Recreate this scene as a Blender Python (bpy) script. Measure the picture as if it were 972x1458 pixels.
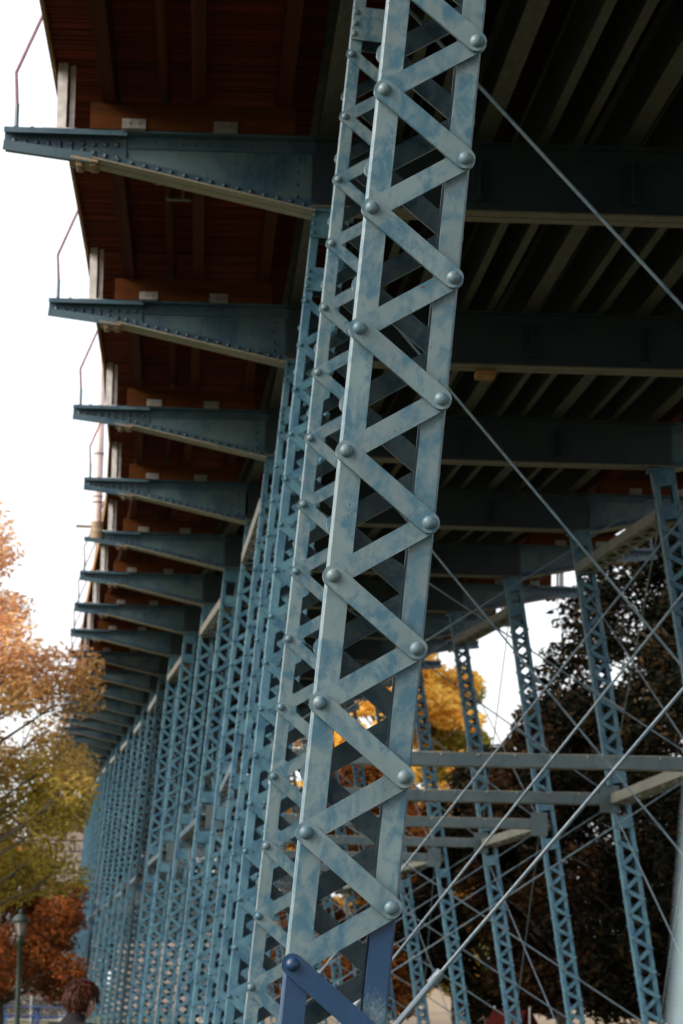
import bpy, math, random
import numpy as np
from mathutils import Matrix, Vector
SC = bpy.context.scene
for o in list(bpy.data.objects): bpy.data.objects.remove(o)
rnd = random.Random(7); nrng = np.random.default_rng(11)
R = math.radians; PI = math.pi

# ---------------------------------------------------------------- camera
FPX = 3632.67
cam_d = bpy.data.cameras.new('camera'); cam = bpy.data.objects.new('camera', cam_d); SC.collection.objects.link(cam)
right = Vector((0.99918, -0.03789, 0.0146)); up = Vector((-0.02124, -0.18129, 0.9832)); fwd = Vector((0.03461, 0.9827, 0.18195))
M = Matrix((right, up, -fwd)).transposed().to_4x4(); M.translation = Vector((-0.4215, -4.8967, 1.65))
cam.matrix_world = M
cam_d.sensor_fit = 'VERTICAL'; cam_d.sensor_height = 36.0; cam_d.lens = 36.0 * FPX / 1458
cam_d.clip_start = 0.02; cam_d.clip_end = 3000
cam_d.dof.use_dof = True; cam_d.dof.focus_distance = 4.95; cam_d.dof.aperture_fstop = 15.0
SC.camera = cam

# ---------------------------------------------------------------- sky, sun, exposure
SUN_EL, SUN_AZ = R(34), R(-114)            # azimuth from +Y, clockwise
w = bpy.data.worlds.new("World"); SC.world = w; w.use_nodes = True
nt = w.node_tree; bg = nt.nodes['Background']
sky = nt.nodes.new('ShaderNodeTexSky'); sky.sky_type = 'NISHITA'; sky.sun_disc = False
sky.sun_elevation = SUN_EL; sky.sun_rotation = SUN_AZ; sky.air_density = 1.0; sky.dust_density = 8.0; sky.ozone_density = 1.0
# even white cloud cover over the whole dome
cl = nt.nodes.new('ShaderNodeMix'); cl.data_type = 'RGBA'; cl.inputs[0].default_value = 0.75; cl.inputs[7].default_value = (2.2, 2.22, 2.25, 1)
nt.links.new(sky.outputs[0], cl.inputs[6]); nt.links.new(cl.outputs[2], bg.inputs[0]); bg.inputs[1].default_value = 0.15
sl = bpy.data.lights.new('sun', 'SUN'); so = bpy.data.objects.new('sun', sl); SC.collection.objects.link(so)
sl.energy = 0.8; sl.angle = R(35); sl.color = (1.0, 0.95, 0.87)
sd = Vector((math.sin(SUN_AZ) * math.cos(SUN_EL), math.cos(SUN_AZ) * math.cos(SUN_EL), math.sin(SUN_EL)))
so.rotation_euler = (-sd).to_track_quat('-Z', 'Y').to_euler()
SC.view_settings.view_transform = 'Standard'; SC.view_settings.look = 'None'; SC.view_settings.gamma = 1.0
SC.view_settings.exposure = 2.1

# ---------------------------------------------------------------- materials
def new_mat(name):
    m = bpy.data.materials.new(name); m.use_nodes = True
    return m, m.node_tree, m.node_tree.nodes['Principled BSDF']
def N(t, kind, **kw):
    n = t.nodes.new(kind)
    for k, v in kw.items(): setattr(n, k, v)
    return n
def ramp(t, stops, fac):
    r = N(t, 'ShaderNodeValToRGB'); e = r.color_ramp.elements
    while len(e) < len(stops): e.new(0.5)
    for el, (p, c) in zip(e, stops): el.position = p; el.color = (*c, 1)
    t.links.new(fac, r.inputs[0]); return r.outputs[0]
def mixc(t, a, b, f):
    n = N(t, 'ShaderNodeMix', data_type='RGBA')
    for i, v in ((6, a), (7, b), (0, f)):
        if isinstance(v, (tuple, float, int)): n.inputs[i].default_value = (*v, 1) if isinstance(v, tuple) else v
        else: t.links.new(v, n.inputs[i])
    return n.outputs[2]
def coords(t, scale=(1, 1, 1), rand=True):
    tc = N(t, 'ShaderNodeTexCoord'); mp = N(t, 'ShaderNodeMapping'); mp.inputs[3].default_value = scale
    t.links.new(tc.outputs['Object'], mp.inputs[0])
    if rand:
        oi = N(t, 'ShaderNodeObjectInfo'); mu = N(t, 'ShaderNodeMath', operation='MULTIPLY'); mu.inputs[1].default_value = 53.0
        t.links.new(oi.outputs['Random'], mu.inputs[0]); t.links.new(mu.outputs[0], mp.inputs[1])
    return mp.outputs[0]
def noise(t, vec, scale, detail=4, rough=0.55, dist=0.0):
    n = N(t, 'ShaderNodeTexNoise'); n.inputs['Scale'].default_value = scale; n.inputs['Detail'].default_value = detail
    n.inputs['Roughness'].default_value = rough; n.inputs['Distortion'].default_value = dist
    t.links.new(vec, n.inputs['Vector']); return n.outputs[0]
def bump(t, h, bsdf, strength=0.2, dist=0.002):
    b = N(t, 'ShaderNodeBump'); b.inputs[0].default_value = strength; b.inputs[1].default_value = dist
    t.links.new(h, b.inputs['Height']); t.links.new(b.outputs[0], bsdf.inputs['Normal'])

def paint(name, base, blotch, thr=(0.46, 0.68), sc=8.0, rough=0.45, dirt=(0.16, 0.15, 0.12), fresh=None, stretch=(1, 1, 0.7)):
    m, t, b = new_mat(name)
    v = coords(t, stretch)
    n1 = noise(t, v, sc, 7, 0.66, 0.5); n2 = noise(t, v, sc * 7, 3, 0.6); n3 = noise(t, v, sc * 0.25, 2)
    tone = ramp(t, [(0.3, tuple(c * 0.82 for c in base)), (0.7, tuple(min(1, c * 1.12) for c in base))], n3)
    ad = N(t, 'ShaderNodeMath', operation='MULTIPLY_ADD'); ad.inputs[1].default_value = 0.12; t.links.new(n2, ad.inputs[0])
    sb = N(t, 'ShaderNodeMath', operation='SUBTRACT'); sb.inputs[1].default_value = 0.06; t.links.new(n1, sb.inputs[0]); t.links.new(sb.outputs[0], ad.inputs[2])
    f1 = ramp(t, [(thr[0], (0, 0, 0)), (thr[1], (1, 1, 1))], ad.outputs[0])
    c = mixc(t, tone, blotch, f1)
    f2 = ramp(t, [(0.66, (0, 0, 0)), (0.8, (0.7, 0.7, 0.7))], n2)
    c = mixc(t, c, dirt, f2)
    st = noise(t, coords(t, (34, 34, 1.3)), 1.0, 4, 0.6); c = mixc(t, c, tuple(q * 0.55 for q in blotch), ramp(t, [(0.58, (0, 0, 0)), (0.78, (0.4, 0.4, 0.4))], st))
    ch = noise(t, v, sc * 5, 2, 0.4, 0.4); c = mixc(t, c, (0.05, 0.035, 0.025), ramp(t, [(0.735, (0, 0, 0)), (0.76, (0.9, 0.9, 0.9))], ch))
    if fresh: c = fresh(t, c, n1)
    t.links.new(c, b.inputs['Base Color'])
    rr = ramp(t, [(0.3, (rough - .1,) * 3), (0.7, (rough + .15,) * 3)], n2); t.links.new(rr, b.inputs['Roughness'])
    bump(t, n2, b, 0.25, 0.0015)
    return m
BLUE_FRESH = (0.001, 0.028, 0.085)
PALE = (0.104, 0.160, 0.184); BLOT = (0.028, 0.092, 0.142)
m_steel = paint('weathered_blue_steel', PALE, BLOT, (0.45, 0.615), 21.0)
m_blue = paint('weathered_deep_blue_steel', (0.056, 0.148, 0.20), (0.015, 0.07, 0.13), (0.42, 0.62), 8.0)
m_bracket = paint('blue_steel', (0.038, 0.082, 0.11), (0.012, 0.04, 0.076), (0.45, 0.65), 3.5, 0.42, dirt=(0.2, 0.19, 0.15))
m_flange = paint('bounce_flange_steel', (0.2, 0.188, 0.152), (0.09, 0.105, 0.105), (0.52, 0.7), 6.0, 0.5, dirt=(0.2, 0.16, 0.1))  # ground-bounce light put into the paint colour of the bracket bottom flanges
m_rod = paint('rod_steel', (0.08, 0.118, 0.148), (0.03, 0.065, 0.105), (0.5, 0.65), 6.0, 0.32)
m_fresh = paint('fresh_blue_paint', BLUE_FRESH, (0.005, 0.03, 0.085), (0.5, 0.7), 12.0, 0.4, dirt=(0.012, 0.04, 0.09))
def touch(t, c, n1):
    tc = N(t, 'ShaderNodeTexCoord'); sp = N(t, 'ShaderNodeSeparateXYZ'); t.links.new(tc.outputs['Object'], sp.inputs[0])
    ns = noise(t, tc.outputs['Object'], 160, 2); j = N(t, 'ShaderNodeMath', operation='MULTIPLY_ADD'); j.inputs[1].default_value = 0.11
    t.links.new(ns, j.inputs[0]); t.links.new(sp.outputs['Z'], j.inputs[2])
    def step(lo, hi, v):
        r = N(t, 'ShaderNodeMapRange'); r.inputs[1].default_value = lo; r.inputs[2].default_value = hi; t.links.new(v, r.inputs[0]); return r.outputs[0]
    zr = j.outputs[0]; a = step(-3.78, -3.72, zr); bb = step(-3.555, -3.575, zr)
    mu = N(t, 'ShaderNodeMath', operation='MULTIPLY'); t.links.new(a, mu.inputs[0]); t.links.new(bb, mu.inputs[1])
    n4 = noise(t, tc.outputs['Object'], 26, 3); j2 = N(t, 'ShaderNodeMath', operation='MULTIPLY_ADD'); j2.inputs[1].default_value = 0.09; t.links.new(n4, j2.inputs[0]); t.links.new(sp.outputs['Z'], j2.inputs[2])
    l = step(-3.685, -3.70, j2.outputs[0])
    side = step(-0.001, 0.001, sp.outputs['X'])
    mx = N(t, 'ShaderNodeMix'); t.links.new(side, mx.inputs[0]); t.links.new(l, mx.inputs[2]); t.links.new(mu.outputs[0], mx.inputs[3])
    return mixc(t, c, BLUE_FRESH, mx.outputs[0])
m_touch = paint('touched_up_steel', PALE, BLOT, (0.45, 0.615), 21.0, fresh=touch)
def patch(t, c, n1):
    tc = N(t, 'ShaderNodeTexCoord'); sp = N(t, 'ShaderNodeSeparateXYZ'); t.links.new(tc.outputs['Object'], sp.inputs[0])
    r = N(t, 'ShaderNodeMapRange'); r.inputs[1].default_value = -0.34; r.inputs[2].default_value = -0.30; t.links.new(sp.outputs['X'], r.inputs[0])
    q = N(t, 'ShaderNodeMapRange'); q.inputs[1].default_value = 0.16; q.inputs[2].default_value = 0.13
    ad = N(t, 'ShaderNodeMath', operation='MULTIPLY_ADD'); ad.inputs[1].default_value = 0.12; t.links.new(n1, ad.inputs[0]); t.links.new(sp.outputs['Z'], ad.inputs[2])
    t.links.new(ad.outputs[0], q.inputs[0])
    mu = N(t, 'ShaderNodeMath', operation='MULTIPLY'); t.links.new(r.outputs[0], mu.inputs[0]); t.links.new(q.outputs[0], mu.inputs[1])
    return mixc(t, c, (0.012, 0.05, 0.17), mu.outputs[0])
m_beam = paint('shaded_beam_steel', (0.011, 0.026, 0.031), (0.006, 0.018, 0.030), (0.45, 0.65), 3.5, 0.45, dirt=(0.04, 0.04, 0.03))  # darker copy of the bracket paint, under-deck shade put into the colour
m_cross = paint('grey_strut_steel', (0.06, 0.088, 0.102), (0.026, 0.058, 0.08), (0.48, 0.66), 8.0)
m_strut = paint('strut_steel', (0.14, 0.142, 0.122), (0.058, 0.08, 0.084), (0.5, 0.66), 7.0, 0.5, dirt=(0.12, 0.1, 0.07))
m_lowflange = paint('dull_bounce_flange_steel', (0.105, 0.096, 0.07), (0.05, 0.055, 0.05), (0.52, 0.7), 6.0, 0.55, dirt=(0.1, 0.08, 0.05))  # bounce light from below put into the floor beam's bottom flange colour
m_bracket_web = paint('patched_blue_steel', (0.072, 0.125, 0.142), (0.013, 0.05, 0.095), (0.45, 0.65), 3.0, 0.4, dirt=(0.2, 0.19, 0.15), fresh=patch)

def wood(name, c0, c1, sc=(1, 1, 1), g=30.0, rough=0.8):
    m, t, b = new_mat(name); v = coords(t, sc); n = noise(t, v, g, 5, 0.65, 0.3); n2 = noise(t, v, g * 0.12, 2)
    ad = N(t, 'ShaderNodeMath', operation='MULTIPLY_ADD'); ad.inputs[1].default_value = 0.6; t.links.new(n2, ad.inputs[0])
    s = N(t, 'ShaderNodeMath', operation='MULTIPLY'); s.inputs[1].default_value = 0.45; t.links.new(n, s.inputs[0]); t.links.new(s.outputs[0], ad.inputs[2])
    t.links.new(ramp(t, [(0.35, c0), (0.7, c1)], ad.outputs[0]), b.inputs['Base Color']); b.inputs['Roughness'].default_value = rough; b.inputs['Specular IOR Level'].default_value = 0.08
    bump(t, n, b, 0.4, 0.004); return m
m_plank = wood('deck_timber', (0.038, 0.005, 0.0015), (0.16, 0.026, 0.007), (0.35, 9, 1), 6.0)
m_joist = wood('joist_timber', (0.02, 0.004, 0.0018), (0.075, 0.018, 0.006), (6, 0.5, 6), 6.0)
m_sleeper = wood('sleeper_timber', (0.028, 0.008, 0.002), (0.11, 0.036, 0.009), (0.6, 6, 6), 6.0)
m_fascia = wood('pale_timber', (0.2, 0.105, 0.05), (0.38, 0.22, 0.11), (6, 0.6, 6), 5.0)
def plain(name, col, rough=0.6, sc=20, var=0.25, metal=0.0):
    m, t, b = new_mat(name); v = coords(t); n = noise(t, v, sc, 4)
    t.links.new(ramp(t, [(0.3, tuple(c * (1 - var) for c in col)), (0.7, tuple(min(1, c * (1 + var)) for c in col))], n), b.inputs['Base Color'])
    b.inputs['Roughness'].default_value = rough; b.inputs['Metallic'].default_value = metal; bump(t, n, b, 0.15, 0.003); return m
m_white = plain('white_painted_metal', (0.5, 0.48, 0.48), 0.45)
m_clip = plain('galvanised_metal', (0.17, 0.165, 0.165), 0.5)
m_pink = plain('pink_primed_rod', (0.16, 0.065, 0.08), 0.5)
m_pole = plain('cream_pole_paint', (0.62, 0.50, 0.49), 0.5, 3)
m_rust = plain('rusty_hardware', (0.22, 0.16, 0.10), 0.7)
m_concrete = plain('concrete', (0.34, 0.33, 0.30), 0.9, 8)
m_bark = plain('bark', (0.07, 0.055, 0.045), 0.9, 12, 0.4)
m_tableblue = plain('blue_table_paint', (0.012, 0.045, 0.16), 0.45)
m_lampgreen = plain('dark_green_lamp_paint', (0.004, 0.016, 0.011), 0.4)
m_glass = plain('frosted_lamp_glass', (0.22, 0.205, 0.19), 0.25, 5, 0.08)
m_fence = plain('grey_fence_metal', (0.35, 0.36, 0.37), 0.5)
m_stone = plain('tan_stone', (0.24, 0.195, 0.17), 0.9, 5, 0.35)
m_mortar = plain('dark_mortar', (0.16, 0.13, 0.11), 0.95, 10)
m_skin = plain('skin', (0.26, 0.145, 0.105), 0.5, 30, 0.08)
m_shirt = plain('black_cloth', (0.012, 0.012, 0.014), 0.9, 60)
m_navy = plain('navy_cloth', (0.01, 0.014, 0.04), 0.9, 60)
m_jeans = plain('denim', (0.03, 0.05, 0.10), 0.9, 80)
m_tent = plain('dark_red_canvas', (0.03, 0.004, 0.003), 0.95, 6); m_tent.node_tree.nodes['Principled BSDF'].inputs['Specular IOR Level'].default_value = 0.05
def hairmat():
    m, t, b = new_mat('auburn_hair'); v = coords(t, (3, 3, 0.35)); n = noise(t, v, 55, 4)
    t.links.new(ramp(t, [(0.35, (0.012, 0.0035, 0.002)), (0.7, (0.065, 0.017, 0.008))], n), b.inputs['Base Color']); b.inputs['Roughness'].default_value = 0.55
    bump(t, n, b, 0.6, 0.004); return m
m_hair = hairmat()
for _m in (m_hair, m_shirt, m_navy, m_jeans): _m.node_tree.nodes['Principled BSDF'].inputs['Specular IOR Level'].default_value = 0.12

def leafmat(name, stops, zmix=None, trans=0.35, seed=0.0):
    """stops: colour ramp over a random value per leaf; zmix: (z0, z1, stops2) second palette by height on the tree"""
    m, t, b = new_mat(name)
    g = N(t, 'ShaderNodeNewGeometry'); tc = N(t, 'ShaderNodeTexCoord')
    n = noise(t, tc.outputs['Object'], 0.8, 2)
    ad = N(t, 'ShaderNodeMath', operation='MULTIPLY_ADD'); ad.inputs[1].default_value = 0.55; t.links.new(g.outputs['Random Per Island'], ad.inputs[0])
    s = N(t, 'ShaderNodeMath', operation='MULTIPLY'); s.inputs[1].default_value = 0.5; t.links.new(n, s.inputs[0]); t.links.new(s.outputs[0], ad.inputs[2])
    c = ramp(t, stops, ad.outputs[0])
    if zmix:
        c2 = ramp(t, zmix[2], ad.outputs[0]); sp = N(t, 'ShaderNodeSeparateXYZ'); t.links.new(tc.outputs['Object'], sp.inputs[0])
        a2 = N(t, 'ShaderNodeMath', operation='MULTIPLY_ADD'); a2.inputs[1].default_value = 4.0; t.links.new(n, a2.inputs[0]); t.links.new(sp.outputs['Z'], a2.inputs[2])
        mr = N(t, 'ShaderNodeMapRange'); mr.inputs[1].default_value = zmix[0] + 2; mr.inputs[2].default_value = zmix[1] + 2; t.links.new(a2.outputs[0], mr.inputs[0])
        c = mixc(t, c, c2, mr.outputs[0])
    t.links.new(c, b.inputs['Base Color']); b.inputs['Roughness'].default_value = 0.7; b.inputs['Specular IOR Level'].default_value = 0.06
    tr = N(t, 'ShaderNodeBsdfTranslucent'); t.links.new(c, tr.inputs[0]); mx = N(t, 'ShaderNodeMixShader'); mx.inputs[0].default_value = trans
    out = t.nodes['Material Output']; t.links.new(b.outputs[0], mx.inputs[1]); t.links.new(tr.outputs[0], mx.inputs[2]); t.links.new(mx.outputs[0], out.inputs[0])
    return m
GRN = [(0.15, (0.12, 0.11, 0.02)), (0.5, (0.38, 0.31, 0.055)), (0.85, (0.66, 0.52, 0.13))]
ORG = [(0.15, (0.46, 0.2, 0.10)), (0.5, (0.72, 0.40, 0.18)), (0.85, (0.82, 0.58, 0.34))]
m_leaf_autumn = leafmat('autumn_leaf', GRN, (4.9, 7.4, ORG), 0.7)
m_leaf_red = leafmat('red_orange_leaf', [(0.15, (0.04, 0.04, 0.010)), (0.45, (0.19, 0.072, 0.02)), (0.8, (0.42, 0.11, 0.035))])
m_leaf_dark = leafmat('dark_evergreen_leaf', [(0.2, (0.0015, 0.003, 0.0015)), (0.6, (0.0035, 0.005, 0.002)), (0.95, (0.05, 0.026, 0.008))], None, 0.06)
m_leaf_brown = leafmat('dark_russet_leaf', [(0.2, (0.008, 0.006, 0.003)), (0.6, (0.025, 0.013, 0.005)), (0.95, (0.09, 0.04, 0.012))], None, 0.2)
m_leaf_rust = leafmat('orange_rust_leaf', [(0.15, (0.06, 0.02, 0.008)), (0.5, (0.17, 0.055, 0.013)), (0.85, (0.36, 0.15, 0.034))], None, 0.45)
m_leaf_yellow = leafmat('yellow_leaf', [(0.15, (0.6, 0.33, 0.06)), (0.5, (0.88, 0.60, 0.12)), (0.85, (0.9, 0.74, 0.25))], None, 0.6)
m_leaf_lime = leafmat('yellow_green_leaf', [(0.15, (0.14, 0.13, 0.02)), (0.5, (0.3, 0.27, 0.05)), (0.85, (0.5, 0.42, 0.1))], None, 0.45)

m_stringer = paint('dark_stringer_steel', (0.02, 0.021, 0.0165), (0.008, 0.011, 0.0115), (0.5, 0.7), 5.0, 0.6, dirt=(0.1, 0.07, 0.04))  # one dark olive tone over the whole stringer, with random specks
def groundmat():
    m, t, b = new_mat('lawn_and_bare_earth'); tc = N(t, 'ShaderNodeTexCoord'); v = tc.outputs['Object']
    n = noise(t, v, 0.11, 5); n2 = noise(t, v, 6.0, 4); n3 = noise(t, v, 0.9, 3)
    grass = ramp(t, [(0.3, (0.03, 0.034, 0.012)), (0.7, (0.085, 0.08, 0.026))], n3)
    tan = ramp(t, [(0.3, (0.12, 0.082, 0.043)), (0.7, (0.19, 0.135, 0.077))], n2)
    sp = N(t, 'ShaderNodeSeparateXYZ'); t.links.new(v, sp.inputs[0])
    ad = N(t, 'ShaderNodeMath', operation='MULTIPLY_ADD'); ad.inputs[1].default_value = 6.0; t.links.new(n, ad.inputs[0]); t.links.new(sp.outputs['X'], ad.inputs[2])
    mr = N(t, 'ShaderNodeMapRange'); mr.inputs[1].default_value = 0.0; mr.inputs[2].default_value = 2.5
    far = N(t, 'ShaderNodeMapRange'); far.inputs[1].default_value = 72.0; far.inputs[2].default_value = 88.0; far.inputs[3].default_value = -30.0; far.inputs[4].default_value = 0.0
    t.links.new(sp.outputs['Y'], far.inputs[0]); a3 = N(t, 'ShaderNodeMath', operation='ADD'); t.links.new(ad.outputs[0], a3.inputs[0]); t.links.new(far.outputs[0], a3.inputs[1]); t.links.new(a3.outputs[0], mr.inputs[0])
    t.links.new(mixc(t, grass, tan, mr.outputs[0]), b.inputs['Base Color']); b.inputs['Roughness'].default_value = 0.95
    bump(t, n2, b, 0.5, 0.03); return m
m_ground = groundmat()

# ---------------------------------------------------------------- mesh helpers
class MB:
    def __init__(s): s.v = []; s.f = []
    def add(s, vs, fs):
        o = len(s.v); s.v += [tuple(p) for p in vs]; s.f += [tuple(i + o for i in f) for f in fs]
    def box(s, x0, x1, y0, y1, z0, z1):
        s.add([(x0, y0, z0), (x1, y0, z0), (x1, y1, z0), (x0, y1, z0), (x0, y0, z1), (x1, y0, z1), (x1, y1, z1), (x0, y1, z1)],
              [(0, 3, 2, 1), (4, 5, 6, 7), (0, 1, 5, 4), (1, 2, 6, 5), (2, 3, 7, 6), (3, 0, 4, 7)])
    def bar(s, a, b, w, h, up=(0, 0, 1)):           # rectangular bar from a to b, w across, h along 'up'
        a, b = Vector(a), Vector(b); d = (b - a).normalized(); u = Vector(up); sx = d.cross(u)
        if sx.length < 1e-6: sx = d.cross(Vector((1, 0, 0)))
        sx.normalize(); u = sx.cross(d).normalized(); sx = sx * (w / 2); u = u * (h / 2)
        s.add([a - sx - u, a + sx - u, a + sx + u, a - sx + u, b - sx - u, b + sx - u, b + sx + u, b - sx + u],
              [(0, 1, 2, 3), (7, 6, 5, 4), (0, 4, 5, 1), (1, 5, 6, 2), (2, 6, 7, 3), (3, 7, 4, 0)])
    def tube(s, pts, rads, n=8, cap=True):
        pts = [Vector(p) for p in pts]; rings = []
        if not isinstance(rads, (list, tuple)): rads = [rads] * len(pts)
        ref = None
        for i, p in enumerate(pts):
            d = (pts[min(i + 1, len(pts) - 1)] - pts[max(i - 1, 0)]).normalized()
            if ref is None: ref = d.orthogonal().normalized()
            ref = (ref - d * ref.dot(d)).normalized(); q = d.cross(ref)
            rings.append([p + (ref * math.cos(2 * PI * k / n) + q * math.sin(2 * PI * k / n)) * rads[i] for k in range(n)])
        vs = [v for r in rings for v in r]; fs = []
        for i in range(len(pts) - 1):
            for k in range(n):
                fs.append((i * n + k, i * n + (k + 1) % n, (i + 1) * n + (k + 1) % n, (i + 1) * n + k))
        if cap: fs += [tuple(reversed(range(n))), tuple(range((len(pts) - 1) * n, len(pts) * n))]
        s.add(vs, fs)
    def prism(s, poly, y0, y1):                      # polygon in xz, extruded along y
        n = len(poly)
        s.add([(x, y0, z) for x, z in poly] + [(x, y1, z) for x, z in poly],
              [tuple(range(n)), tuple(reversed(range(n, 2 * n)))] + [(i, i + n, (i + 1) % n + n, (i + 1) % n) for i in range(n)])
    def lathe(s, prof, n=16, c=(0, 0, 0)):
        vs = [(c[0] + r * math.cos(2 * PI * k / n), c[1] + r * math.sin(2 * PI * k / n), c[2] + z) for r, z in prof for k in range(n)]
        fs = [(i * n + k, i * n + (k + 1) % n, (i + 1) * n + (k + 1) % n, (i + 1) * n + k) for i in range(len(prof) - 1) for k in range(n)]
        fs += [tuple(reversed(range(n))), tuple(range((len(prof) - 1) * n, len(prof) * n))]
        s.add(vs, fs)
    def dome(s, x, y, z, r, h, axis=-1, n=8):        # rivet head bulging along axis*y
        prof = [(1.0, 0.0), (0.92, 0.45), (0.62, 0.85), (0.22, 1.0)]
        vs = [(x + r * a * math.cos(2 * PI * k / n), y + axis * h * b, z + r * a * math.sin(2 * PI * k / n)) for a, b in prof for k in range(n)]
        fs = []
        for i in range(3):
            for k in range(n):
                q = (i * n + k, i * n + (k + 1) % n, (i + 1) * n + (k + 1) % n, (i + 1) * n + k); fs.append(q if axis < 0 else q[::-1])
        fs.append(tuple(range(3 * n, 4 * n)) if axis < 0 else tuple(reversed(range(3 * n, 4 * n)))); s.add(vs, fs)
    def mesh(s, name, mat, smooth=False):
        me = bpy.data.meshes.new(name); me.from_pydata(s.v, [], s.f)
        me.materials.append(mat)
        if smooth: me.polygons.foreach_set('use_smooth', [True] * len(me.polygons)); me.set_sharp_from_angle(angle=R(40))
        me.update(); return me
    def obj(s, name, mat, parent=None, mw=None, smooth=False, kind=None):
        return link(name, s.mesh(name, mat, smooth), parent, mw, kind)
def link(name, me, parent=None, mw=None, kind=None):
    o = bpy.data.objects.new(name, me); SC.collection.objects.link(o)
    if parent: o.parent = parent
    if mw is not None: o.matrix_local = mw
    if kind: o['kind'] = kind
    return o
def tag(o, label, cat, group=None):
    o['label'] = label; o['category'] = cat
    if group: o['group'] = group
    return o
def thing(name, label, cat, loc=(0, 0, 0), rz=0, group=None):
    o = bpy.data.objects.new(name, None); SC.collection.objects.link(o); o.location = loc; o.rotation_euler = (0, 0, rz)
    return tag(o, label, cat, group)
def T(x, y, z): return Matrix.Translation((x, y, z))
def along(a, b):                                     # frame with origin a, local +Y towards b, Z up
    a, b = Vector(a), Vector(b); d = (b - a).normalized(); x = d.cross(Vector((0, 0, 1))).normalized(); z = x.cross(d)
    m = Matrix((x, d, z)).transposed().to_4x4(); m.translation = a; return m

# ---------------------------------------------------------------- ground
g = MB(); n = 40; ext = 1500
xs = [-ext, -300, -120, -60, -30, -15, 0, 15, 30, 60, 120, 300, ext]; ys = [-ext, -300, -60, -10, 10, 30, 50, 70, 90, 120, 160, 300, ext]
vs = [(x, y, 0) for y in ys for x in xs]; nx = len(xs)
g.add(vs, [(j * nx + i, j * nx + i + 1, (j + 1) * nx + i + 1, (j + 1) * nx + i) for j in range(len(ys) - 1) for i in range(nx - 1)])
g.obj('ground', m_ground, kind='structure')

# ---------------------------------------------------------------- the trestle bridge
S = 4.26; Z0 = 5.406; DEP = 0.423; BL = 1.706; WT = 3.513; NB = 29; ZMID = 3.575
BATL, BATR = 0.0885, 0.1476
HEAD = [0.0098, 0.0178, 0.0191, 0.0259, 0.0402, 0.0613, 0.0769, 0.0835, 0.0817, 0.0767, 0.0739, 0.0757, 0.0797, 0.0834, 0.0854, 0.086,
        0.0855, 0.0843, 0.0824, 0.0802, 0.078, 0.0759, 0.0741, 0.0725, 0.0711, 0.0698, 0.0686, 0.0674, 0.0663]
bents = {1: (0.0, 0.0, 0.0, HEAD[0])}
x = y = z = 0.0; gr = 0.0462
for k in range(1, NB):
    h = HEAD[k - 1]; x -= math.sin(h); y += math.cos(h); z += gr; gr += -0.0006 if k < 10 else 0.0002
    bents[k + 1] = (x, y, z, (h + HEAD[k]) / 2)
for k in (0, -1, -2): bents[k] = ((1 - k) * math.sin(HEAD[0]), -(1 - k) * math.cos(HEAD[0]), -(1 - k) * 0.0462, HEAD[0])
def TB(k):
    x, y, z, h = bents[k]; return T(x * S, y * S, z * S + Z0) @ Matrix.Rotation(h, 4, 'Z')
KS = sorted(bents)
bridge = thing('steel_trestle_bridge', 'long blue steel trestle bridge on laced columns with a timber deck overhead', 'bridge')

# --- lattice columns
PITCH = 0.2485; HW = 0.0875; OUT = HW + 0.0125; DEPTH = 0.105; FL = 0.046; BT = 0.009; BW = 0.042
def leg_frame(k, side):
    b = BATL if side < 0 else -BATR; ph = math.atan(b)
    cx = HW if side < 0 else WT
    if k == 0: cx -= 0.0122
    return TB(k) @ T(cx, 0, 0) @ Matrix.Rotation(ph, 4, 'Y'), ph
def channel(mb, sgn, length):
    # cross-section (x,y) of one channel; web outside, flanges pointing in, rounded heel
    xo, xi, t, c = OUT, OUT - FL, 0.009, 0.004
    sec = [(xo - c, 0), (xo, c), (xo, DEPTH - c), (xo - c, DEPTH), (xi, DEPTH), (xi, DEPTH - t), (xo - t, DEPTH - t), (xo - t, t), (xi, t), (xi, 0)]
    sec = [(sgn * a, b) for a, b in sec]; n = len(sec)
    vs = [(a, b, 0.02) for a, b in sec] + [(a, b, -length) for a, b in sec]
    fs = []
    for i in range(n):
        q = (i, (i + 1) % n, (i + 1) % n + n, i + n); fs.append(q if sgn < 0 else q[::-1])
    for q in ([0, 1, 7, 8], [0, 8, 9], [1, 2, 6, 7], [2, 3, 4, 5], [2, 5, 6]):
        q = tuple(q); fs.append(q if sgn > 0 else q[::-1]); r = tuple(i + n for i in q); fs.append(r[::-1] if sgn > 0 else r)
    mb.add(vs, fs)
EXT = [0.016]
def lace_geom(mb, dx, dz, y, t, rounded):
    # bar between rivets (0,0) and (dx,dz) in xz, front face at y-t
    L = math.hypot(dx, dz); ux, uz = dx / L, dz / L; px, pz = -uz, ux; r = BW / 2
    if rounded:
        poly = []; a0 = math.atan2(pz, px)
        for e, base in ((0, a0), (1, a0 + PI)):
            for i in range(9):
                a = base + PI * i / 8; poly.append((e * dx + r * math.cos(a), e * dz + r * math.sin(a)))
    else:
        e = EXT[0]; poly = []
        for sx, sy in ((-1, 1), (-1, -1), (1, -1), (1, 1)):
            cx, cz = (-ux * e, -uz * e) if sx < 0 else (dx + ux * e, dz + uz * e)
            poly.append((cx + px * r * sy, cz + pz * r * sy))
    # orientation: make counter-clockwise seen from -y
    ar = sum(poly[i][0] * poly[(i + 1) % len(poly)][1] - poly[(i + 1) % len(poly)][0] * poly[i][1] for i in range(len(poly)))
    if ar < 0: poly.reverse()
    mb.prism(poly, y - t, y)
def one(fn, name, mat, smooth=False):
    mb = MB(); fn(mb); return mb.mesh(name, mat, smooth)
W2 = 2 * HW; HP = PITCH / 2
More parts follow.
